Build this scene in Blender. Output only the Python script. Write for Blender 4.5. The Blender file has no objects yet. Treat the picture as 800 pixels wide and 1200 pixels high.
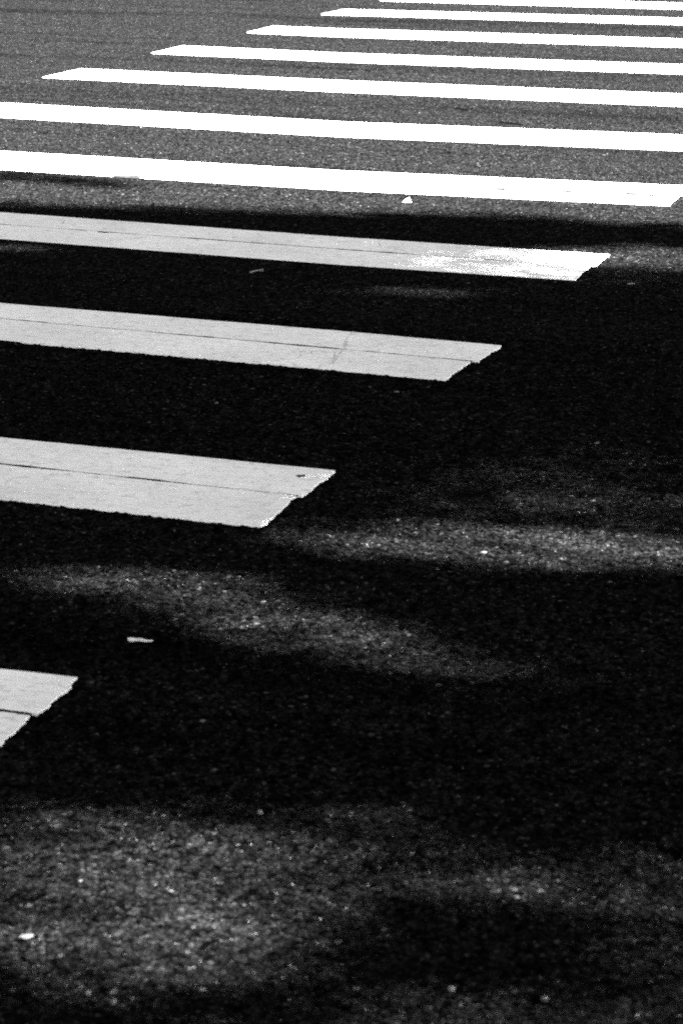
import bpy, bmesh, math, random
import numpy as np
from mathutils import Vector, Matrix

random.seed(7)
rng = np.random.default_rng(11)
SC = bpy.context.scene
COL = SC.collection

# ---------------------------------------------------------------- world data (metres)
# X runs along the traffic (the long side of the crosswalk stripes), Y across the road.
SUN_EL, SUN_AZ = math.radians(36.0), math.radians(10.0)
SUN_H = np.array([math.cos(SUN_AZ), math.sin(SUN_AZ)])

# ---------------------------------------------------------------- helpers
def tag(o, label=None, cat=None, group=None, kind=None):
    if label: o['label'] = label
    if cat: o['category'] = cat
    if group: o['group'] = group
    if kind: o['kind'] = kind
    return o

def link(name, me, mat=None, parent=None, loc=None):
    o = bpy.data.objects.new(name, me)
    COL.objects.link(o)
    if mat is not None: me.materials.append(mat)
    if parent is not None: o.parent = parent
    if loc is not None: o.location = loc
    return o

def empty(name, loc):
    o = bpy.data.objects.new(name, None)
    COL.objects.link(o)
    o.location = loc
    o.empty_display_size = 0.1
    return o

def mesh(name, verts, faces):
    me = bpy.data.meshes.new(name)
    me.from_pydata([tuple(map(float, v)) for v in verts], [], faces)
    me.update()
    return me

def smooth_noise(seed, scale):
    r = np.random.default_rng(seed)
    t = r.uniform(-1, 1, 4096)
    def f(x):
        x = np.asarray(x, float) / scale + 1000.0
        i = np.floor(x).astype(int); u = x - i; u = u * u * (3 - 2 * u)
        return t[i % 4096] * (1 - u) + t[(i + 1) % 4096] * u
    return f

# ---------------------------------------------------------------- materials
def new_mat(name):
    m = bpy.data.materials.new(name); m.use_nodes = True
    nt = m.node_tree; nt.nodes.clear()
    out = nt.nodes.new('ShaderNodeOutputMaterial')
    return m, nt, out

class NT:
    def __init__(s, nt): s.nt = nt
    def n(s, t, **k):
        nd = s.nt.nodes.new(t)
        for a, b in k.items():
            if a == 'inp':
                for i, v in b.items():
                    if hasattr(v, 'bl_idname') or isinstance(v, bpy.types.NodeSocket): s.nt.links.new(v, nd.inputs[i])
                    else: nd.inputs[i].default_value = v
            else: setattr(nd, a, b)
        return nd
    def math(s, op, a, b=0.0, c=None, clamp=False):
        nd = s.nt.nodes.new('ShaderNodeMath'); nd.operation = op; nd.use_clamp = clamp
        for i, v in enumerate((a, b) if c is None else (a, b, c)):
            if isinstance(v, bpy.types.NodeSocket): s.nt.links.new(v, nd.inputs[i])
            else: nd.inputs[i].default_value = v
        return nd.outputs[0]
    def ramp(s, fac, stops, interp='LINEAR'):
        nd = s.nt.nodes.new('ShaderNodeValToRGB'); cr = nd.color_ramp; cr.interpolation = interp
        while len(cr.elements) < len(stops): cr.elements.new(0.5)
        for e, (p, v) in zip(cr.elements, stops):
            e.position = p; e.color = (v, v, v, 1)
        s.nt.links.new(fac, nd.inputs[0])
        return nd.outputs[0]
    def noise(s, vec, scale, detail=3, rough=.55):
        nd = s.nt.nodes.new('ShaderNodeTexNoise')
        s.nt.links.new(vec, nd.inputs['Vector']); nd.inputs['Scale'].default_value = scale
        nd.inputs['Detail'].default_value = detail; nd.inputs['Roughness'].default_value = rough
        return nd.outputs['Fac']
    def voro(s, vec, scale, feature='F1', rnd=1.0):
        nd = s.nt.nodes.new('ShaderNodeTexVoronoi'); nd.feature = feature
        s.nt.links.new(vec, nd.inputs['Vector']); nd.inputs['Scale'].default_value = scale
        nd.inputs['Randomness'].default_value = rnd
        return nd
    def mapping(s, vec, scale):
        nd = s.nt.nodes.new('ShaderNodeMapping'); s.nt.links.new(vec, nd.inputs[0])
        nd.inputs['Scale'].default_value = scale
        return nd.outputs[0]

FINE = (-3.1, .3, 2.1, 6.5)      # x0, x1, y0, y1 of the finely divided part of the road
def asphalt_material():
    m, nt, out = new_mat('asphalt'); k = NT(nt)
    pos = k.n('ShaderNodeTexCoord').outputs['Object']
    # aggregate: 8 mm stones and 4 mm chippings bedded in black binder
    v1 = k.voro(pos, 1 / 0.0092); v2 = k.voro(pos, 1 / 0.0042)
    s1 = k.n('ShaderNodeSeparateColor', inp={0: v1.outputs['Color']}).outputs
    s2 = k.n('ShaderNodeSeparateColor', inp={0: v2.outputs['Color']}).outputs
    a1 = k.ramp(s1[0], [(0.0, .0006), (.22, .0024), (.6, .0056), (.88, .0086), (.965, .014), (.99, .024), (1.0, .055)])
    a2 = k.ramp(s2[0], [(0.0, .0005), (.25, .0024), (.6, .0056), (.93, .0098), (.98, .018), (1.0, .07)])  # darkest cells stand for pits, painted dark in place of relief shade
    big = k.ramp(s1[1], [(.35, 0.0), (.55, 1.0)])
    # binder rim round every stone
    rim = k.ramp(v1.outputs['Distance'], [(.35, 1.0), (.62, .35)])
    a1r = k.math('MULTIPLY', a1, rim)
    mix = k.n('ShaderNodeMix', data_type='FLOAT', inp={0: big, 2: a2, 3: a1r}).outputs[0]
    # centimetre-sized pits with their shade painted in; larger worn and oily blotches; long wheel tracks along X
    n1 = k.ramp(k.noise(pos, 66, 4, .75), [(.37, .24), (.48, .95), (.70, 1.55)])
    n1 = k.math('MULTIPLY', n1, k.ramp(k.noise(k.mapping(pos, (1.3, .7, 1)), 30, 3, .7), [(.34, .40), (.47, .97), (.7, 1.5)]))
    n2 = k.ramp(k.noise(pos, 9, 3), [(.3, .82), (.7, 1.2)])
    tr = k.mapping(pos, (.22, 3.2, 1))
    n3 = k.ramp(k.noise(tr, 1.6, 5, .6), [(.30, .50), (.42, .95), (.7, 1.12)])
    alb = k.math('MULTIPLY', k.math('MULTIPLY', mix, n1), k.math('MULTIPLY', n2, n3))
    # old wheel tracks rubbed dark along the traffic, far side of the road
    sp = k.n('ShaderNodeSeparateXYZ', inp={0: pos}).outputs
    wob = k.math('MULTIPLY', k.math('SUBTRACT', k.noise(k.mapping(pos, (.8, .8, 1)), 1.0, 4), .5), .5)
    for yj, sl, wd, amt in ((15.22, .035, .26, .45), (11.15, .02, .30, .30), (12.65, .03, .22, .22)):
        off = k.math('ABSOLUTE', k.math('SUBTRACT', k.math('ADD', sp[1], wob), k.math('MULTIPLY_ADD', k.math('ADD', sp[0], 6.0), sl, yj)))
        core = k.ramp(k.math('DIVIDE', off, wd), [(.15, 1.0), (.9, 0.0)], 'EASE')
        patchy = k.ramp(k.noise(k.mapping(pos, (.35, 2.2, 1)), 2.0, 4), [(.35, .2), (.6, 1.0)])
        alb = k.math('MULTIPLY', alb, k.math('SUBTRACT', 1.0, k.math('MULTIPLY', k.math('MULTIPLY', core, patchy), amt)))
    alb = k.math('MULTIPLY', alb, ASPHALT_GAIN)
    col = k.n('ShaderNodeCombineColor', inp={0: alb, 1: alb, 2: alb}).outputs[0]
    # relief: domed stones standing at different heights in the binder, pits between them
    h1 = k.math('SQRT', k.math('SUBTRACT', 1.0, k.math('POWER', k.math('MINIMUM', k.math('MULTIPLY', v1.outputs['Distance'], 1.35), 1.0), 2.0)))
    h2 = k.math('SQRT', k.math('SUBTRACT', 1.0, k.math('POWER', k.math('MINIMUM', k.math('MULTIPLY', v2.outputs['Distance'], 1.35), 1.0), 2.0)))
    lift = k.math('MULTIPLY', h1, k.math('ADD', .35, k.math('MULTIPLY', s1[2], .65)))
    hh = k.n('ShaderNodeMix', data_type='FLOAT', inp={0: big, 2: k.math('MULTIPLY', h2, .42), 3: lift}).outputs[0]
    hh = k.math('ADD', hh, k.math('MULTIPLY', k.math('SUBTRACT', k.noise(pos, 28, 3), .5), .9))
    # the relief runs out to nothing along the rim of the finely divided patch, so that the sheet stays closed
    sx = k.n('ShaderNodeSeparateXYZ', inp={0: pos}).outputs
    dx = k.math('SUBTRACT', k.math('ABSOLUTE', k.math('SUBTRACT', sx[0], (FINE[0] + FINE[1]) / 2)), (FINE[1] - FINE[0]) / 2)
    dy = k.math('SUBTRACT', k.math('ABSOLUTE', k.math('SUBTRACT', sx[1], (FINE[2] + FINE[3]) / 2)), (FINE[3] - FINE[2]) / 2)
    rim_d = k.math('ABSOLUTE', k.math('MAXIMUM', dx, dy))
    fade = k.ramp(k.math('MULTIPLY', rim_d, 50.0), [(.1, 0.0), (.6, 1.0)])
    hs = k.math('MULTIPLY', k.math('SUBTRACT', hh, 1.2), fade)
    dp = k.n('ShaderNodeDisplacement', inp={'Height': hs, 'Midlevel': 0.0, 'Scale': .0044})
    d = k.n('ShaderNodeBsdfDiffuse', inp={'Color': col})
    nt.links.new(d.outputs[0], out.inputs[0])
    nt.links.new(dp.outputs[0], out.inputs[2])
    m.displacement_method = 'BOTH'
    return m

def paint_material():
    m, nt, out = new_mat('thermoplastic_paint'); k = NT(nt)
    pos = k.n('ShaderNodeTexCoord').outputs['Object']
    oi = k.n('ShaderNodeObjectInfo').outputs['Random']
    vec = k.n('ShaderNodeVectorMath', operation='ADD', inp={0: pos}); 
    off = k.n('ShaderNodeCombineXYZ', inp={0: k.math('MULTIPLY', oi, 37.0), 1: k.math('MULTIPLY', oi, 11.0)})
    nt.links.new(off.outputs[0], vec.inputs[1]); p = vec.outputs[0]
    tone = k.ramp(k.noise(p, 3, 5, .65), [(.3, .84), (.7, 1.06)])
    streak = k.ramp(k.noise(k.mapping(p, (1.2, 14, 1)), 5, 4, .6), [(.28, .84), (.5, 1.0)])
    grime = k.ramp(k.noise(p, 38, 5, .7), [(.32, .66), (.47, 1.0)])
    # small chips and pits down to the asphalt
    cv = k.voro(k.mapping(p, (.55, 1, 1)), 7.0)
    cs = k.n('ShaderNodeSeparateColor', inp={0: cv.outputs['Color']}).outputs
    wob = k.math('MULTIPLY', k.math('SUBTRACT', k.noise(p, 130, 2), .5), .07)
    dist = k.math('ADD', cv.outputs['Distance'], wob)
    rad = k.math('MULTIPLY', k.ramp(cs[0], [(.80, 0.0), (1.0, 1.0)]), .062)
    chip = k.math('LESS_THAN', dist, rad)
    # hair cracks
    cr = k.voro(k.n('ShaderNodeVectorMath', operation='ADD', inp={0: p, 1: k.n('ShaderNodeVectorMath', operation='SCALE', inp={0: k.n('ShaderNodeTexNoise', inp={'Vector': p, 'Scale': 9.0}).outputs['Color'], 'Scale': .12}).outputs[0]}).outputs[0], 1.3, 'DISTANCE_TO_EDGE')
    gate = k.ramp(k.noise(p, 1.7, 2), [(.52, 0.0), (.60, 1.0)])
    crack = k.math('MULTIPLY', k.math('LESS_THAN', cr.outputs['Distance'], .0022), gate)
    crack = k.math('MULTIPLY', crack, .45)
    base = k.math('MULTIPLY', k.math('MULTIPLY', tone, streak), k.math('MULTIPLY', grime, PAINT))
    dark = k.math('MAXIMUM', chip, crack)
    alb = k.n('ShaderNodeMix', data_type='FLOAT', inp={0: dark, 2: base, 3: .05}).outputs[0]
    col = k.n('ShaderNodeCombineColor', inp={0: alb, 1: alb, 2: alb}).outputs[0]
    bump = k.n('ShaderNodeBump', inp={'Strength': .35, 'Distance': .0012, 'Height': k.math('SUBTRACT', k.noise(p, 160, 4), chip)})
    d = k.n('ShaderNodeBsdfDiffuse', inp={'Color': col, 'Normal': bump.outputs[0]})
    nt.links.new(d.outputs[0], out.inputs[0])
    return m

def simple_material(name, lo, hi, scale, rough=.8, bump=0.0, streak=(1, 1, 1), spec=.2):
    m, nt, out = new_mat(name); k = NT(nt)
    pos = k.n('ShaderNodeTexCoord').outputs['Object']
    f = k.noise(k.mapping(pos, streak), scale, 5, .6)
    v = k.ramp(f, [(.3, lo), (.7, hi)])
    b = k.n('ShaderNodeBsdfPrincipled', inp={'Base Color': v, 'Roughness': rough, 'Specular IOR Level': spec})
    if bump:
        bp = k.n('ShaderNodeBump', inp={'Strength': .6, 'Distance': bump, 'Height': f})
        nt.links.new(bp.outputs[0], b.inputs['Normal'])
    nt.links.new(b.outputs[0], out.inputs[0])
    return m

def grit_material():
    m, nt, out = new_mat('loose_grit'); k = NT(nt)
    g = k.n('ShaderNodeNewGeometry').outputs['Random Per Island']
    v = k.ramp(g, [(0.0, .004), (.6, .010), (.9, .02), (.985, .06), (1.0, .2)])
    d = k.n('ShaderNodeBsdfDiffuse', inp={'Color': v})
    nt.links.new(d.outputs[0], out.inputs[0])
    return m

ASPHALT_GAIN = 1.0
PAINT = .85
M_ASPH = asphalt_material()
M_PAINT = paint_material()
M_CONC = simple_material('concrete', .22, .34, 6, .9, .002)
M_BARK = simple_material('bark', .06, .16, 9, .95, .01, (1, 1, .25))
M_LEAF = simple_material('green_leaf', .025, .05, 3, .7)
M_SOIL = simple_material('bare_soil', .05, .11, 14, .95, .006)
M_DRY = simple_material('bleached_leaf', .55, .72, 120, .8, .0004, (1, 6, 1))
M_STONE = simple_material('pale_stone', .035, .09, 220, .8, .0006)
M_FLAKE = simple_material('old_paint_flake', .045, .09, 150, .8, .0004)
M_TWIG = simple_material('dry_twig', .10, .22, 200, .9, .0004)
M_STAIN = simple_material('dried_oil', .0008, .0016, 60, .9, 0, spec=0)
M_DIRT = simple_material('joint_dirt', .004, .03, 40, .9, 0, (1, .1, 1), spec=0)
M_SCUFF = simple_material('rubber_scuff', .44, .62, 90, .9, 0, spec=0)
M_GRIT = grit_material()

# ---------------------------------------------------------------- the ground
def sheet(name, x0, x1, y0, y1, z, mat):
    return link(name, mesh(name, [(x0, y0, z), (x1, y0, z), (x1, y1, z), (x0, y1, z)], [(0, 1, 2, 3)]), mat)

def block(name, outline, z0, z1, mat, bevel=.02):
    bm = bmesh.new()
    vs = [bm.verts.new((x, y, z0)) for x, y in outline]
    f = bm.faces.new(vs)
    r = bmesh.ops.extrude_face_region(bm, geom=[f])
    for e in r['geom']:
        if isinstance(e, bmesh.types.BMVert): e.co.z = z1
    bmesh.ops.recalc_face_normals(bm, faces=bm.faces)
    if bevel:
        ed = [e for e in bm.edges if all(abs(v.co.z - z1) < 1e-6 for v in e.verts)]
        bmesh.ops.bevel(bm, geom=ed, offset=bevel, segments=2, affect='EDGES')
    me = bpy.data.meshes.new(name); bm.to_mesh(me); bm.free()
    return link(name, me, mat)

def road_sheet(R=260.0, st=.003):
    """one sheet out to the horizon; where the camera stands close it is finely divided so that the stones get real relief"""
    x0, x1, y0, y1 = FINE
    nx, ny = int((x1 - x0) / st) + 1, int((y1 - y0) / st) + 1
    gx, gy = np.meshgrid(np.linspace(x0, x1, nx), np.linspace(y0, y1, ny))
    V = np.zeros((nx * ny + 12, 3), np.float32)
    V[:nx * ny, 0] = gx.ravel(); V[:nx * ny, 1] = gy.ravel()
    b = nx * ny
    V[b:, :2] = [(-R, -R), (x0, -R), (x1, -R), (R, -R), (R, y0), (R, y1), (R, R), (x1, R), (x0, R), (-R, R), (-R, y1), (-R, y0)]
    i = np.arange(nx * ny).reshape(ny, nx)
    Q = np.stack([i[:-1, :-1], i[:-1, 1:], i[1:, 1:], i[1:, :-1]], -1).reshape(-1, 4)
    c00, c10, c11, c01 = i[0, 0], i[0, -1], i[-1, -1], i[-1, 0]
    O = np.array([(b, b + 1, c00, b + 11), (b + 1, b + 2, c10, c00), (b + 2, b + 3, b + 4, c10), (c10, b + 4, b + 5, c11),
                  (c11, b + 5, b + 6, b + 7), (c01, c11, b + 7, b + 8), (b + 10, c01, b + 8, b + 9), (b + 11, c00, c01, b + 10)])
    Q = np.concatenate([Q, O]).astype(np.int32)
    me = bpy.data.meshes.new('road')
    me.vertices.add(len(V)); me.vertices.foreach_set('co', V.ravel())
    me.loops.add(Q.size); me.loops.foreach_set('vertex_index', Q.ravel())
    me.polygons.add(len(Q)); me.polygons.foreach_set('loop_start', np.arange(0, Q.size, 4, dtype=np.int32))
    me.polygons.foreach_set('loop_total', np.full(len(Q), 4, np.int32))
    me.polygons.foreach_set('use_smooth', np.ones(len(Q), bool))
    me.update(calc_edges=True)
    return link('road', me, M_ASPH)
tag(road_sheet(), kind='structure')

# ---------------------------------------------------------------- crosswalk stripes
# every edge is a polyline measured across the road: far edge, seam, near edge; xl/xr are the two painted ends
STRIPES = [
    dict(far=[(-5.7, 3.60), (-1.937, 3.614), (-1.783, 3.625)], seam=[(-5.7, 3.44), (-1.845, 3.436), (-1.78, 3.438)],
         near=[(-5.7, 3.30), (-1.774, 3.299)], xl=-5.70, xr=(-1.783, -1.774), gap=(.0065, .004),
         label='nearest crosswalk stripe, only its right tip showing at the left edge'),
    dict(far=[(-5.7, 5.045), (-2.672, 5.04), (-1.798, 5.038)], seam=[(-5.7, 4.835), (-2.563, 4.829), (-1.798, 4.819)],
         near=[(-5.7, 4.579), (-1.805, 4.579)], xl=-5.70, xr=(-1.798, -1.806), gap=(.0045, .0035),
         label='shaded white stripe whose cut end points at the pale dry leaf below it'),
    dict(far=[(-5.7, 6.45), (-3.394, 6.439), (-2.274, 6.423), (-1.785, 6.400)], seam=[(-5.7, 6.27), (-3.293, 6.244), (-2.198, 6.208), (-1.79, 6.190)],
         near=[(-5.7, 6.0), (-3.163, 5.991), (-2.117, 5.978), (-1.816, 5.967)], xl=-5.70, xr=(-1.785, -1.816), gap=(.0050, .0040),
         label='shaded white stripe crossed by a thin curved tyre scuff'),
    dict(far=[(-5.7, 7.90), (-4.134, 7.874), (-2.769, 7.826), (-1.809, 7.822)], seam=[(-5.7, 7.68), (-4.02, 7.653), (-2.695, 7.612), (-1.80, 7.600)],
         near=[(-5.7, 7.43), (-3.889, 7.399), (-2.606, 7.359), (-1.814, 7.364)], xl=-5.70, xr=(-1.809, -1.814), gap=(.0050, .0042),
         label='half shaded stripe with its right end sunlit, farthest one in the tree shade'),
    dict(far=[(-5.7, 9.24), (-4.832, 9.228), (-3.259, 9.214), (-1.80, 9.316)], seam=[(-5.7, 9.01), (-3.2, 8.985), (-1.80, 9.07)],
         near=[(-5.7, 8.79), (-4.6, 8.777), (-3.097, 8.758), (-1.80, 8.838)], xl=-5.70, xr=(-1.815, -1.819), gap=(.0012, .0028),
         label='sunlit stripe just above the curled white leaf, its near edge chipped'),
    dict(far=[(-5.75, 10.67), (-5.576, 10.66), (-3.743, 10.582), (-2.151, 10.69), (-1.8, 10.70)], seam=[(-5.75, 10.42), (-3.6, 10.355), (-2.0, 10.45)],
         near=[(-5.75, 10.20), (-5.332, 10.19), (-3.582, 10.125), (-2.054, 10.22), (-1.8, 10.23)], xl=-5.75, xr=(-1.80, -1.80), gap=(.0004, .0022),
         label='sunlit stripe crossing the whole picture, directly below two dark oil spots'),
    dict(far=[(-5.812, 12.098), (-4.273, 12.075), (-2.448, 12.125), (-1.8, 12.13)], near=[(-5.843, 11.673), (-4.112, 11.623), (-2.351, 11.655), (-1.8, 11.66)],
         xl=(-5.812, -5.843), xr=(-1.80, -1.80), label='sunlit stripe with its left tip farthest left, directly above two dark oil spots'),
    dict(far=[(-5.747, 13.373), (-4.709, 13.315), (-2.714, 13.40), (-1.8, 13.42)], near=[(-5.764, 12.945), (-4.564, 12.90), (-2.624, 12.97), (-1.8, 13.0)],
         xl=(-5.747, -5.764), xr=(-1.80, -1.80), label='fourth of the thin sunlit stripes counted down from the top edge'),
    dict(far=[(-5.658, 14.653), (-5.177, 14.635), (-2.994, 14.75), (-1.8, 14.8)], near=[(-5.67, 14.215), (-5.02, 14.187), (-2.9, 14.30), (-1.8, 14.34)],
         xl=(-5.658, -5.67), xr=(-1.80, -1.80), label='third of the thin sunlit stripes counted down from the top edge'),
    dict(far=[(-5.614, 15.90), (-3.266, 16.06), (-1.8, 16.15)], near=[(-5.643, 15.51), (-3.178, 15.645), (-1.8, 15.72)],
         xl=(-5.614, -5.643), xr=(-1.80, -1.80), label='second of the thin sunlit stripes counted down from the top edge'),
    dict(far=[(-5.60, 17.07), (-3.491, 17.16), (-1.8, 17.25)], near=[(-5.60, 16.63), (-3.398, 16.71), (-1.8, 16.80)],
         xl=(-5.59, -5.60), xr=(-1.80, -1.80), label='farthest sunlit stripe, running along the top edge'),
]
GROUP_S = 'white crosswalk stripes painted across the road'

def poly(pl):
    a = np.array(sorted(pl)); return lambda x: np.interp(x, a[:, 0], a[:, 1])

def band(yn, yf, xl, xr, seed, org, rag_n=.0013, rag_f=.0013, zt=.0016):
    """one pass of thermoplastic: a thin slab with slightly ragged sides and ends; yn/yf give Y of its near/far side,
    xl/xr are (x at far side, x at near side)"""
    n1, n2 = smooth_noise(seed, .05), smooth_noise(seed + 1, .012)
    m1, m2 = smooth_noise(seed + 2, .05), smooth_noise(seed + 3, .012)
    e1, e2, e3 = smooth_noise(seed + 4, .05), smooth_noise(seed + 5, .012), smooth_noise(seed + 6, .006)
    nx, ny = 420, 26
    s = np.linspace(0, 1, nx); t = np.linspace(0, 1, ny)
    s = np.concatenate([s[:1], s[1:-1], s[-1:]])
    V = []
    for j, tt in enumerate(t):
        # tt = 0 near side, 1 far side
        x0 = xl[1] + (xl[0] - xl[1]) * tt; x1 = xr[1] + (xr[0] - xr[1]) * tt
        yy0 = tt * .22
        jl = .004 * e1(yy0 + 3) + .002 * e2(yy0 + 3)
        jr = .004 * e1(yy0 + 9) + .002 * e2(yy0 + 9) + .0015 * e3(yy0 + 9)
        # corners of the pass are rounded a little
        c = max(0, .05 - tt) / .05; d = max(0, tt - .95) / .05
        rc = .004 * (c * c + d * d)
        x = (x0 + jl + rc) + (x1 + jr - rc - x0 - jl) * s
        a = yn(x) + rag_n * (n1(x) + .6 * n2(x)); b = yf(x) + rag_f * (m1(x) + .6 * m2(x))
        b = np.maximum(b, a + .02)
        V.append(np.stack([x - org[0], a + (b - a) * tt - org[1], np.full(nx, zt)], 1))
    V = np.concatenate(V)
    F = [(j * nx + i, j * nx + i + 1, (j + 1) * nx + i + 1, (j + 1) * nx + i) for j in range(ny - 1) for i in range(nx - 1)]
    ring = list(range(nx)) + [j * nx + nx - 1 for j in range(1, ny)] + [(ny - 1) * nx + i for i in range(nx - 2, -1, -1)] + [j * nx for j in range(ny - 2, 0, -1)]
    base = len(V)
    low = V[ring].copy(); low[:, 2] = -.006
    V = np.concatenate([V, low])
    L = len(ring)
    F += [(ring[(q + 1) % L], ring[q], base + q, base + (q + 1) % L) for q in range(L)]
    return mesh('paint_band', V, F)

stripes = []
for i, S in enumerate(STRIPES):
    far, near = poly(S['far']), poly(S['near'])
    xl = S['xl'] if isinstance(S['xl'], tuple) else (S['xl'], S['xl'])
    xr = S['xr']
    org = ((xl[0] + xr[0]) / 2, float(near(-3.5) + far(-3.5)) / 2)
    if 'seam' in S:
        seam = poly(S['seam']); g0, g1 = S['gap']
        gn, gn2 = smooth_noise(900 + i, .12), smooth_noise(950 + i, .03)
        half = lambda x, g0=g0, g1=g1, gn=gn, gn2=gn2: np.maximum(g0 * .62, g0 + g1 * (gn(x) + .7 * gn2(x))) * .5 * SEAM
        SEAM = 1.9
        xm = xr[0] + (xr[1] - xr[0]) * .5
        root = empty('crosswalk_stripe', (org[0], org[1], 0))
        jog = .012 * math.sin(i * 2.7 + 1)
        link('paint_band', band(lambda x: seam(x) + half(x), far, (xl[0], xl[0] + jog), (xr[0], xm + .004), 100 + i * 20, org, .0012), M_PAINT, root)
        link('paint_band', band(near, lambda x: seam(x) - half(x), (xl[1] - jog, xl[1]), (xm - .012 + jog * .3, xr[1]), 110 + i * 20, org, .0014, .0010), M_PAINT, root)
        xx = np.linspace(xl[0] + .02, xm - .008, 300)
        sv = [(x - org[0], seam(x) + sg * (half(x) + .002) - org[1], .0011) for x in xx for sg in (-1, 1)]
        link('seam', mesh('seam', sv, [(2 * q, 2 * q + 2, 2 * q + 3, 2 * q + 1) for q in range(299)]), M_DIRT, root)
    else:
        root = link('crosswalk_stripe', band(near, far, xl, xr, 100 + i * 20, org, .002, .002), M_PAINT, None, (org[0], org[1], 0))
    tag(root, S['label'], 'crosswalk stripe', GROUP_S)
    stripes.append((root, org))

def ribbon(pts, w, z, org, seed):
    p = np.array(pts); t = np.linspace(0, 1, 40)
    tt = np.linspace(0, 1, len(p))
    x = np.interp(t, tt, p[:, 0]); y = np.interp(t, tt, p[:, 1])
    dx, dy = np.gradient(x), np.gradient(y); l = np.hypot(dx, dy)
    nz = smooth_noise(seed, .06)
    ww = w * (.55 + .45 * nz(t)) * .5
    V = [(x[i] - dy[i] / l[i] * ww[i] * sg - org[0], y[i] + dx[i] / l[i] * ww[i] * sg - org[1], z) for i in range(40) for sg in (-1, 1)]
    F = [(2 * i, 2 * i + 1, 2 * i + 3, 2 * i + 2) for i in range(39)]
    return mesh('scuff_mark', V, F)

link('scuff_mark', ribbon([(-2.235, 6.418), (-2.228, 6.34), (-2.204, 6.26), (-2.190, 6.215)], .010, .0042, stripes[2][1], 5), M_SCUFF, stripes[2][0])
link('scuff_mark', ribbon([(-2.19, 6.19), (-2.178, 6.12), (-2.16, 6.02)], .006, .0042, stripes[2][1], 6), M_SCUFF, stripes[2][0])

def blob_outline(n, rx, ry, seed, rough=.25):
    f = smooth_noise(seed, 1.0)
    return [((rx * (1 + rough * float(f(a * 1.3 + 5)))) * math.cos(a), (ry * (1 + rough * float(f(a * 1.3 + 5)))) * math.sin(a))
            for a in [2 * math.pi * k / n for k in range(n)]]

def bare_patch(i, loc, rx, ry, seed):
    r, org = stripes[i]
    o = [(x + loc[0] - org[0], y + loc[1] - org[1], .0022) for x, y in blob_outline(24, rx, ry, seed, .6)]
    link('bare_patch', mesh('bare_patch', o, [tuple(range(24))]), M_DIRT, r)

# ---------------------------------------------------------------- the small things lying on the road
def flat_stain(loc, rx, ry, rot, seed, label):
    o = [(x, y, 0) for x, y in blob_outline(40, rx, ry, seed, .5)]
    s = link('oil_stain', mesh('oil_stain', o, [tuple(range(40))]), M_STAIN, None, (loc[0], loc[1], .0025))
    s.rotation_euler.z = rot
    return tag(s, label, 'oil stain', 'dark oil spots on the asphalt')

for q, (i, l, rx, ry) in enumerate([(4, (-3.985, 8.795), .075, .034), (4, (-3.87, 8.95), .018, .030), (4, (-2.53, 8.995), .034, .032),
                                    (4, (-2.26, 9.03), .045, .034), (4, (-2.13, 9.045), .030, .034), (4, (-2.02, 9.055), .045, .034), (4, (-1.93, 9.06), .022, .034),
                                    (4, (-2.06, 8.90), .013, .026), (4, (-4.66, 9.01), .15, .030), (4, (-4.36, 9.00), .09, .031), (4, (-3.40, 8.985), .09, .018),
                                    (5, (-2.75, 10.41), .03, .024), (5, (-3.3, 10.36), .05, .02), (1, (-1.86, 4.965), .0075, .013), (3, (-3.60, 7.63), .016, .012)]):
    bare_patch(i, l, rx, ry, 300 + q)

flat_stain((-3.345, 11.20), .014, .055, 1.0, 41, 'left one of the two small dark oil spots on the sunlit asphalt')
flat_stain((-2.985, 10.80), .016, .075, 1.1, 42, 'right one of the two dark oil spots, touching the white stripe')

def leaf_mesh(L, W, curl, fold, tip, n=16, m=6, th=.0006):
    V = []
    for i in range(n + 1):
        s = i / n
        w = W * (math.sin(math.pi * min(1, s ** .5 + .015)) ** 1.15) + .0004
        for j in range(m + 1):
            q = j / m * 2 - 1
            z = curl * (2 * s - 1) ** 2 + fold * q * q * (w / W) + tip * s * s + .0012 * math.sin(9 * s + 3 * q)
            V.append((L * (s - .5), q * w * .5, z))
    N = len(V)
    zmin = min(v[2] for v in V)
    V = [(x, y, z - zmin + .0012) for x, y, z in V] + [(x, y, z - zmin + .0012 - th) for x, y, z in V]
    F = []
    for i in range(n):
        for j in range(m):
            a = i * (m + 1) + j
            F.append((a, a + m + 1, a + m + 2, a + 1)); F.append((N + a, N + a + 1, N + a + m + 2, N + a + m + 1))
    ring = [j for j in range(m + 1)] + [i * (m + 1) + m for i in range(1, n + 1)] + [n * (m + 1) + j for j in range(m - 1, -1, -1)] + [i * (m + 1) for i in range(n - 1, 0, -1)]
    for q in range(len(ring)):
        a, b = ring[q], ring[(q + 1) % len(ring)]
        F.append((a, b, N + b, N + a))
    return mesh('dry_leaf', V, F)

lf = link('dry_leaf', leaf_mesh(.050, .018, .002, .001, .001), M_DRY, None, (-1.757, 3.834, 0))
lf.rotation_euler.z = math.radians(4)
tag(lf, 'small pale pointed dry leaf lying flat on shaded asphalt', 'leaf')

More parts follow.
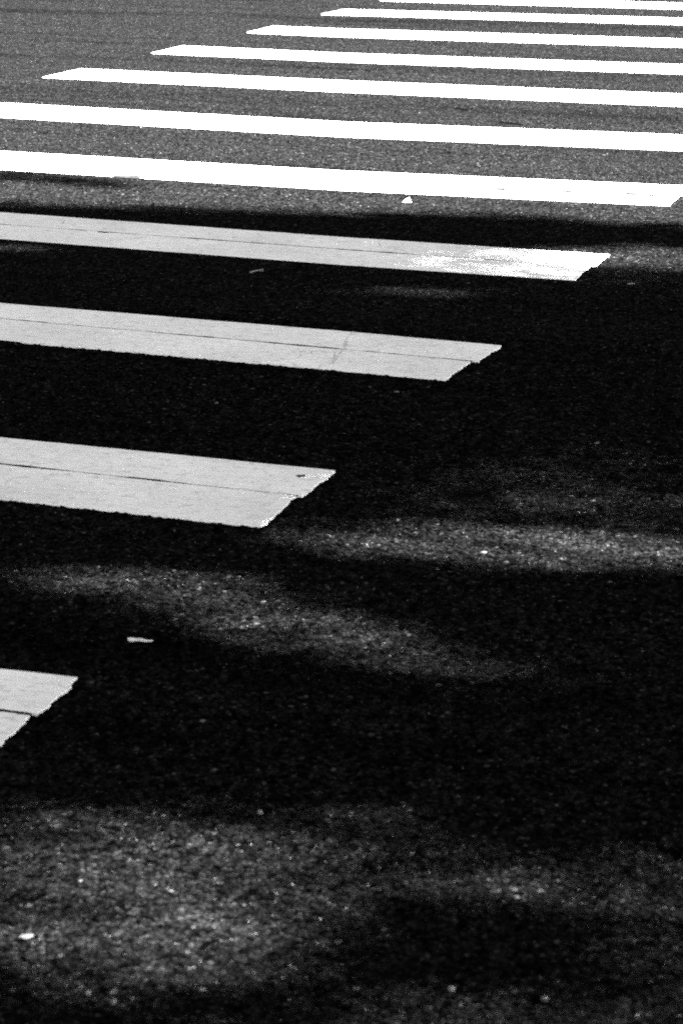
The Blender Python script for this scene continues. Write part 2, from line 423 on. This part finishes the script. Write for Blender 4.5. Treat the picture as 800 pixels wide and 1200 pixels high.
# the curled leaf: a dry triangular blade tipped up on its lower edge
def curled_leaf(loc):
    A, R, T = Vector((.013, .006, .019)), Vector((.021, -.003, .001)), Vector((-.014, -.006, .001))
    nrm = (R - T).cross(A - T).normalized()
    n = 14; V = []; idx = {}
    for i in range(n + 1):
        for j in range(n + 1 - i):
            u, v = i / n, j / n; w_ = 1 - u - v
            p = A * u + R * v + T * w_
            p = p + nrm * (.006 * (u * w_ * 2.2 + v * w_) - .004 * u * v * 4) + Vector((0, 0, .002 * math.sin(7 * v + 4 * u) * u * w_ * 4))
            p.z = max(p.z, .0008)
            idx[i, j] = len(V); V.append(p)
    F = []
    for i in range(n):
        for j in range(n - i):
            F.append((idx[i, j], idx[i, j + 1], idx[i + 1, j]))
            if i + j < n - 1: F.append((idx[i, j + 1], idx[i + 1, j + 1], idx[i + 1, j]))
    me = mesh('curled_leaf', V, F)
    o = link('dry_leaf', me, M_DRY, None, loc)
    sol = o.modifiers.new('thickness', 'SOLIDIFY'); sol.thickness = .0007; sol.offset = 0
    o.rotation_euler.z = math.radians(19)
    return tag(o, 'curled white leaf standing up on sunlit asphalt below a stripe', 'leaf')
curled_leaf((-2.780, 8.585, 0))

def pebble(loc, r, sq, seed, label, rot=0, mat=None, name='pebble', cat='pebble'):
    bm = bmesh.new()
    bmesh.ops.create_icosphere(bm, subdivisions=2, radius=1)
    f = np.random.default_rng(seed)
    dirs = [Vector(f.normal(size=3)).normalized() for _ in range(7)]
    for v in bm.verts:
        d = v.co.normalized()
        k = 1 - .22 * sum(max(0, d.dot(q) - .72) for q in dirs) / .28 * .8 + .05 * f.normal()
        v.co = Vector((d.x * r * k * sq[0], d.y * r * k * sq[1], d.z * r * k * sq[2]))
    zmin = min(v.co.z for v in bm.verts)
    for v in bm.verts: v.co.z -= zmin + r * sq[2] * .12
    me = bpy.data.meshes.new(name); bm.to_mesh(me); bm.free()
    o = link(name, me, mat or M_STONE, None, loc)
    o.rotation_euler.z = rot
    return tag(o, label, cat)

PB = [((-1.262, 3.184), .0050, (1, 1, .8), 'round white pebble on the asphalt between two dim shadows near the lower left'),
      ((-1.266, 2.569), .0046, (1, 1.1, .8), 'pale pebble in the lower left corner, upper left of a close pair'),
      ((-1.224, 2.557), .0050, (1.1, 1, .8), 'pale pebble near the bottom edge, lower right of a close pair'),
      ((-.691, 2.755), .0052, (1, 1, .75), 'pale pebble near the bottom right edge on faintly lit asphalt'),
      ((-.815, 2.742), .0050, (1, 1.1, .75), 'pale pebble near the bottom edge right of centre, in the lit strip'),
      ((-1.262, 4.904), .0022, (1.5, .8, .5), 'thin pale stone sliver on faint asphalt right of the shaded stripe end')]
for q, (l, r, sq, lb) in enumerate(PB):
    pebble((l[0], l[1], 0), r, sq, 60 + q, lb, rot=q)

def chip(loc, L, W, rot, seed, label, h=.0016):
    o2 = blob_outline(12, L / 2, W / 2, seed, .35)
    V = [(x, y, .0006 + h * .4 * math.sin(3 * x / L)) for x, y in o2] + [(x * .94, y * .9, .0006 + h + h * .6 * x / L) for x, y in o2]
    F = [tuple(range(11, -1, -1)), tuple(range(12, 24))] + [(k, (k + 1) % 12, 12 + (k + 1) % 12, 12 + k) for k in range(12)]
    o = link('paint_chip', mesh('paint_chip', V, F), M_FLAKE, None, (loc[0], loc[1], .001))
    o.rotation_euler.z = rot
    return tag(o, label, 'paint chip', 'pale chips scattered on the asphalt')

chip((-1.417, 2.689), .018, .012, .3, 71, 'flat white flake lying near the left edge at the bottom')
chip((-1.493, 3.506), .010, .007, .2, 72, 'small pale flake alone in the deep shadow right of the nearest stripe')
chip((-1.896, 5.791), .014, .011, .2, 73, 'pale flake just below the end of the scuffed stripe')
chip((-1.281, 5.474), .013, .010, .3, 74, 'pale flake in deep shadow far to the right of the stripe ends')
chip((-2.298, 5.525), .008, .012, .4, 75, 'faint flake in the shadow midway between two shaded stripes')
chip((-1.63, 7.37), .024, .018, .3, 76, 'pale flake just right of the half shaded stripe end')
chip((-1.30, 4.56), .012, .010, .9, 77, 'pale flake in the bright streak of sun right of the stripes')
chip((-1.62, 4.115), .010, .008, .2, 78, 'pale flake in the dim lit patch right of the flat leaf')

def twig(loc, rot):
    pts = [(-.028, 0, .003), (-.012, .004, .004), (.004, .002, .006), (.028, .012, .004)]
    side = [(.004, .002, .006), (.016, -.010, .003)]
    bm = bmesh.new()
    def tube(p, r0, r1):
        prev = None
        for i, c in enumerate(p):
            r = r0 + (r1 - r0) * i / (len(p) - 1)
            d = (Vector(p[min(i + 1, len(p) - 1)]) - Vector(p[max(i - 1, 0)])).normalized()
            u = d.cross(Vector((0, 0, 1))).normalized(); w = u.cross(d)
            ring = [bm.verts.new(Vector(c) + (u * math.cos(a) + w * math.sin(a)) * r) for a in [k * math.pi / 3 for k in range(6)]]
            if prev:
                for k in range(6): bm.faces.new((prev[k], prev[(k + 1) % 6], ring[(k + 1) % 6], ring[k]))
            else: bm.faces.new(ring[::-1])
            prev = ring
        bm.faces.new(prev)
    tube(pts, .0028, .0016); tube(side, .002, .001)
    me = bpy.data.meshes.new('twig'); bm.to_mesh(me); bm.free()
    o = link('twig', me, M_TWIG, None, loc); o.rotation_euler.z = rot
    return tag(o, 'short grey forked twig on black asphalt below the half shaded stripe', 'twig')
twig((-2.823, 7.153, 0), math.radians(52))

# loose grit: thousands of tiny angular stones, nobody could count it
def grit(n):
    d = 2.3 + 13 * rng.random(n) ** 1.7
    az = rng.uniform(-.22, .22, n) + .3403
    x = -np.sin(az) * d; y = np.cos(az) * d
    r = (.0007 + .0011 * rng.random(n) ** 2.5) * (1 + .05 * d)
    keep = np.ones(n, bool)
    for S in STRIPES:
        f, nr = poly(S['far']), poly(S['near'])
        keep &= ~((y > nr(x) - .01) & (y < f(x) + .01) & (x < -1.77))
    x, y, r = x[keep], y[keep], r[keep]; n = len(x)
    tet = np.array([(1, 0, 0), (-.5, .87, 0), (-.5, -.87, 0), (.1, .1, 1.2), (.6, .6, .7)])
    rot = rng.uniform(0, 6.28, n); c, s = np.cos(rot), np.sin(rot)
    P = tet[None] * (r[:, None, None] * rng.uniform(.6, 1.4, (n, 5, 1)))
    X = P[..., 0] * c[:, None] - P[..., 1] * s[:, None] + x[:, None]
    Y = P[..., 0] * s[:, None] + P[..., 1] * c[:, None] + y[:, None]
    Z = P[..., 2] + .0004
    V = np.stack([X, Y, Z], -1).reshape(-1, 3)
    fl = [(0, 1, 3), (1, 2, 3), (2, 0, 4), (2, 4, 3), (0, 3, 4)]
    F = [(5 * k + a, 5 * k + b, 5 * k + cc) for k in range(n) for a, b, cc in fl]
    return tag(link('loose_grit', mesh('loose_grit', V, F), M_GRIT), kind='stuff')
grit(8000)

# ---------------------------------------------------------------- planted median with the trees that shade the crossing
ISL = [(5.0 + 1.2 * (1 - math.cos(a)), 6.4 + 1.2 * math.sin(a)) for a in [math.radians(t) for t in range(-90, 91, 15)]]
isl = [(x, y) for x, y in ISL][::-1] + [(60, 5.2), (60, 7.6)]
tag(block('median_island', isl[::-1], 0, .14, M_CONC), kind='structure')
isl2 = [(5.25 + .95 * (1 - math.cos(a)), 6.4 + .95 * math.sin(a)) for a in [math.radians(t) for t in range(-90, 91, 15)]][::-1] + [(59.8, 5.45), (59.8, 7.35)]
tag(block('median_soil', isl2[::-1], .10, .145, M_SOIL, 0), kind='structure')
tag(block('pavement', [(-120, -30), (120, -30), (120, -1.2), (-120, -1.2)], 0, .13, M_CONC), kind='structure')
tag(block('pavement', [(-120, 26), (120, 26), (120, 60), (-120, 60)], 0, .13, M_CONC), kind='structure')

# gaps of sunlight on the road: centre, two half axes (metres), strength, softness; a minus sign is a leaf clump inside a gap
GAPS = [
    (-1.344, 2.867, 0.358, 0.127, -0.159, 0.351, 0.46, 0.6),
    (-1.123, 3.17, 0.173, 0.061, -0.052, 0.146, 0.18, 0.9),
    (-0.829, 3.092, 0.402, 0.142, -0.027, 0.099, 0.26, 0.9),
    (-0.626, 3.157, 0.177, 0.063, -0.029, 0.133, 0.26, 0.95),
    (-0.692, 2.684, 0.396, 0.14, -0.035, 0.128, 0.24, 0.9),
    (-0.546, 2.951, 0.1, 0.035, -0.036, 0.172, 0.15, 0.9),
    (-1.624, 2.979, 0.111, 0.039, -0.04, 0.077, -0.7, 0.8),
    (-1.234, 2.465, 0.207, 0.073, -0.028, 0.059, -0.5, 0.9),
    (-1.236, 4.651, 0.581, 0.124, -0.04, 0.147, 0.75, 0.6),
    (-1.203, 5.003, 0.424, 0.102, -0.096, 0.384, 0.14, 1.0),
    (-1.861, 4.173, 0.337, 0.085, -0.043, 0.098, 0.42, 0.9),
    (-1.563, 4.045, 0.361, -0.069, -0.063, 0.175, 0.68, 0.95),
    (-1.27, 3.915, 0.301, -0.012, -0.044, 0.135, 0.16, 1.0),
    (-1.085, 3.897, 0.267, 0.017, -0.04, 0.14, 0.03, 0.9),
    (-2.259, 7.024, 0.339, 0.084, -0.028, 0.087, 0.35, 0.8),
    (-1.714, 7.816, 0.416, 0.1, -0.06, 0.264, 0.8, 0.7),
    (-1.78, 7.60, 0.60, 0.048, -0.08, 0.36, 0.055, 1.0),
    (-2.25, 4.86, 0.52, 0.0, 0.0, 0.36, -1.0, 0.35),
    (-3.776, 7.25, 0.208, 0.039, -0.043, 0.084, 0.2, 0.8),
    (-4.296, 8.634, 0.639, -0.063, -0.085, 0.173, -0.85, 0.6)]
# farther off: a scatter of ordinary sun flecks on both sides of the crossing
for k in range(60):
    X, Y = rng.uniform(-9, 6), rng.uniform(.2, 8)
    if (X > .3 or X < -4.6 - .2 * Y or Y < 2.0):
        GAPS.append((X, Y, rng.uniform(.15, .5), .05, -.05, rng.uniform(.05, .2), rng.uniform(.3, .9), .8))
EDGE_X = [-12, -6, -4.168, -3.536, -2.896, -2.459, -2.132, -1.667, 0, 4]
EDGE_Y = [7.6, 7.8, 7.95, 8.08, 8.18, 8.35, 8.33, 8.36, 8.4, 8.1]

def sunlit(x, y):
    L = np.zeros_like(x); D = np.ones_like(x)
    sm = lambda t: np.clip(t, 0, 1) ** 2 * (3 - 2 * np.clip(t, 0, 1))
    for cx, cy, ux, uy, vx, vy, amp, so in GAPS:
        det = ux * vy - uy * vx
        a = ((x - cx) * vy - (y - cy) * vx) / det; b = (ux * (y - cy) - uy * (x - cx)) / det
        rr = np.hypot(a, b)
        w = sm((1 - rr) / so) if so < 1 else np.exp(-2.6 * rr ** 2)      # softness 1: a gap that thins out gradually
        if amp > 0: L = np.maximum(L, amp * w) if True else L
        else: D = np.minimum(D, 1 + amp * w)
    eb = np.interp(x, EDGE_X, EDGE_Y)
    L = np.maximum(L, sm((y - eb) / .28))
    return L * D

# crowns: centre and radii of the tree crowns
CROWNS = [dict(c=(7.6, 7.7, 7.3), r=(5.6, 5.8, 2.6), trunk=(8.6, 6.5)),
          dict(c=(14.2, 7.4, 9.0), r=(4.8, 5.6, 2.8), trunk=(14.8, 6.4))]
COVER = 14.0          # mean number of leaves a sun ray meets in the dark parts
LEAF_L, LEAF_W = .08, .052

def leaves():
    """leaf positions for both crowns; leaves hang where they shade the road as in the photograph"""
    x0, x1, y0, y1 = -14, 7, -1.5, 13
    area = (x1 - x0) * (y1 - y0)
    la = LEAF_L * LEAF_W * .5 * .62 / math.sin(SUN_EL)     # mean shadow of one leaf on the ground
    n = int(area * COVER / la)
    # an evenly spread (low-discrepancy) sequence: leaf spacing shaped for smooth partial shade without stray sun leaks
    g3 = 1.2207440846057596; q = np.arange(n)
    gx, gy, pick_l = (x0 + (x1 - x0) * ((.5 + q / g3) % 1), y0 + (y1 - y0) * ((.5 + q / g3 ** 2) % 1), (.5 + q / g3 ** 3) % 1)
    gx = gx + rng.normal(size=n) * .012; gy = gy + rng.normal(size=n) * .008
    lim = np.where((gx > -5.2) & (gx < .8) & (gy > 1.6) & (gy < 8.8), COVER, 4.5)
    L = np.clip(sunlit(gx, gy), .0, 1)
    cov = np.minimum(-np.log(np.maximum(L, 1e-7)), lim) / COVER
    ok = pick_l < cov
    gx, gy = gx[ok], gy[ok]; n = len(gx)
    d = np.array([math.cos(SUN_EL) * SUN_H[0], math.cos(SUN_EL) * SUN_H[1], math.sin(SUN_EL)])
    pts, own = [], []
    seg = []
    for C in CROWNS:
        c, r = np.array(C['c']), np.array(C['r'])
        o = (np.stack([gx, gy, np.zeros(n)], 1) - c) / r; dd = d / r
        A = dd @ dd; B = o @ dd; CC = (o * o).sum(1) - 1
        disc = B * B - A * CC
        hit = disc > 0
        sq = np.sqrt(np.maximum(disc, 0))
        seg.append((hit, (-B - sq) / A, (-B + sq) / A))
    ln = np.stack([np.where(h, b - a, 0) for h, a, b in seg], 1)
    tot = ln.sum(1)
    good = tot > .4
    pick = rng.random(n) * tot
    first = pick < ln[:, 0]
    t = np.where(first, seg[0][1] + pick, seg[1][1] + pick - ln[:, 0])
    P = np.stack([gx, gy, np.zeros(n)], 1) + t[:, None] * d
    return P[good & first], P[good & ~first]

def crown_mesh(P):
    n = len(P)
    # a random frame for each leaf, mostly drooping
    nrm = rng.normal(size=(n, 3)); nrm[:, 2] = np.abs(nrm[:, 2]) + .6
    nrm /= np.linalg.norm(nrm, axis=1)[:, None]
    a = rng.normal(size=(n, 3)); a -= (a * nrm).sum(1)[:, None] * nrm; a /= np.linalg.norm(a, axis=1)[:, None]
    b = np.cross(nrm, a)
    s = rng.uniform(.75, 1.25, n)[:, None]
    V = np.stack([P - a * LEAF_L * .5 * s, P + b * LEAF_W * .5 * s + nrm * .008, P + a * LEAF_L * .5 * s - nrm * .01, P - b * LEAF_W * .5 * s + nrm * .008], 1).reshape(-1, 3)
    me = bpy.data.meshes.new('crown')
    me.vertices.add(4 * n); me.vertices.foreach_set('co', V.astype(np.float32).ravel())
    me.loops.add(4 * n); me.loops.foreach_set('vertex_index', np.arange(4 * n, dtype=np.int32))
    me.polygons.add(n); me.polygons.foreach_set('loop_start', np.arange(0, 4 * n, 4, dtype=np.int32))
    me.polygons.foreach_set('loop_total', np.full(n, 4, dtype=np.int32))
    me.update(calc_edges=True); me.validate()
    return me

def tube(bm, pts, radii, seg=12):
    prev = None
    for i, c in enumerate(pts):
        d = (Vector(pts[min(i + 1, len(pts) - 1)]) - Vector(pts[max(i - 1, 0)])).normalized()
        u = d.orthogonal().normalized() if abs(d.z) < .9 else d.cross(Vector((0, 1, 0))).normalized()
        w = d.cross(u)
        ring = [bm.verts.new(Vector(c) + (u * math.cos(k * 2 * math.pi / seg) + w * math.sin(k * 2 * math.pi / seg)) * radii[i] * (1 + .06 * math.sin(3 * k + i))) for k in range(seg)]
        if prev:
            for k in range(seg): bm.faces.new((prev[k], prev[(k + 1) % seg], ring[(k + 1) % seg], ring[k]))
        prev = ring
    bm.faces.new(prev)

PL = leaves()
TREE_LABELS = ['broad leafy street tree on the median, overhanging the crossing', 'second leafy street tree farther along the median']
for C, P, lb in zip(CROWNS, PL, TREE_LABELS):
    tx, ty = C['trunk']
    root = empty('street_tree', (tx, ty, .14)); tag(root, lb, 'tree', 'street trees on the median')
    crown = link('crown', crown_mesh(P - np.array([tx, ty, .14])), M_LEAF, root)
    bm = bmesh.new()
    c = Vector(C['c']) - Vector((tx, ty, .14))
    top = Vector((c.x * .25, c.y * .25, c.z * .55))
    tube(bm, [(0, 0, -.05), (.02, 0, .25), (.0, .02, 1.2), (-.05, .03, 2.6), tuple(top)], [.32, .25, .21, .19, .16])
    # limbs lead into leafy parts of the crown, away from the sun gaps
    idx = rng.choice(len(P), 400, replace=False)
    tips = []
    for q in idx:
        p = Vector(P[q]) - Vector((tx, ty, .14))
        if all((p - t).length > 1.5 for t in tips): tips.append(p)
        if len(tips) >= 40: break
    made = 0
    for p in tips:
        m1 = top.lerp(p, .35) + Vector((0, 0, .35)); m2 = top.lerp(p, .7) + Vector((0, 0, .25))
        path = [top.lerp(m1, q / 6) for q in range(1, 6)] + [m1.lerp(m2, q / 6) for q in range(6)] + [m2.lerp(p, q / 6) for q in range(7)]
        w3 = np.array([tuple(q + Vector((tx, ty, .14))) for q in path])
        tt = w3[:, 2] / math.tan(SUN_EL)
        if sunlit(w3[:, 0] - tt * SUN_H[0], w3[:, 1] - tt * SUN_H[1]).max() > .04 or made >= 9: continue
        made += 1
        tube(bm, [tuple(top - Vector((0, 0, .08))), tuple(m1), tuple(m2), tuple(p)], [.075, .045, .025, .01], 8)
    me = bpy.data.meshes.new('trunk'); bm.to_mesh(me); bm.free()
    link('trunk', me, M_BARK, root)

# ---------------------------------------------------------------- light
w = bpy.data.worlds.new('World'); SC.world = w; w.use_nodes = True
nt = w.node_tree; nt.nodes.clear(); k = NT(nt)
sky = k.n('ShaderNodeTexSky', sky_type='NISHITA', sun_disc=False, sun_elevation=SUN_EL, sun_rotation=math.pi / 2 - SUN_AZ, altitude=300, air_density=.16, dust_density=.09, ozone_density=1.0)
bw = k.n('ShaderNodeRGBToBW', inp={0: sky.outputs[0]})          # black-and-white film
bg = k.n('ShaderNodeBackground', inp={0: bw.outputs[0], 1: .05})
wo = k.n('ShaderNodeOutputWorld'); nt.links.new(bg.outputs[0], wo.inputs[0])

sun = bpy.data.lights.new('sun', 'SUN'); sun.energy = 5.0; sun.angle = math.radians(.5); sun.color = (1, 1, 1)
so = bpy.data.objects.new('sun', sun); COL.objects.link(so)
so.rotation_euler = Vector((math.cos(SUN_EL) * SUN_H[0], math.cos(SUN_EL) * SUN_H[1], math.sin(SUN_EL))).to_track_quat('Z', 'Y').to_euler()
so.location = (20, 4, 15)

# ---------------------------------------------------------------- camera
cam = bpy.data.cameras.new('camera'); co = bpy.data.objects.new('camera', cam); COL.objects.link(co)
cam.sensor_fit = 'VERTICAL'; cam.sensor_height = 36.0; cam.lens = 36.0 * 2795.5 / 1200
co.location = (0, 0, 1.55)
co.rotation_euler = (math.pi / 2 - .2992, 0, .3403)
cam.clip_start = .05; cam.clip_end = 2000
cam.dof.use_dof = True; cam.dof.focus_distance = 7.6; cam.dof.aperture_fstop = cam.lens / 1000 / .0088; cam.dof.aperture_blades = 7
SC.camera = co

SC.view_settings.view_transform = 'Standard'; SC.view_settings.look = 'None'
SC.view_settings.gamma = 1.0; SC.view_settings.use_curve_mapping = False
SC.view_settings.exposure = 5.35
SC.render.engine = 'CYCLES'
SC.cycles.use_denoising = False
SC.cycles.pixel_filter_type = 'BLACKMAN_HARRIS'; SC.cycles.filter_width = 2.0
SC.cycles.max_bounces = 4; SC.cycles.diffuse_bounces = 2
SC.cycles.sample_clamp_indirect = 4
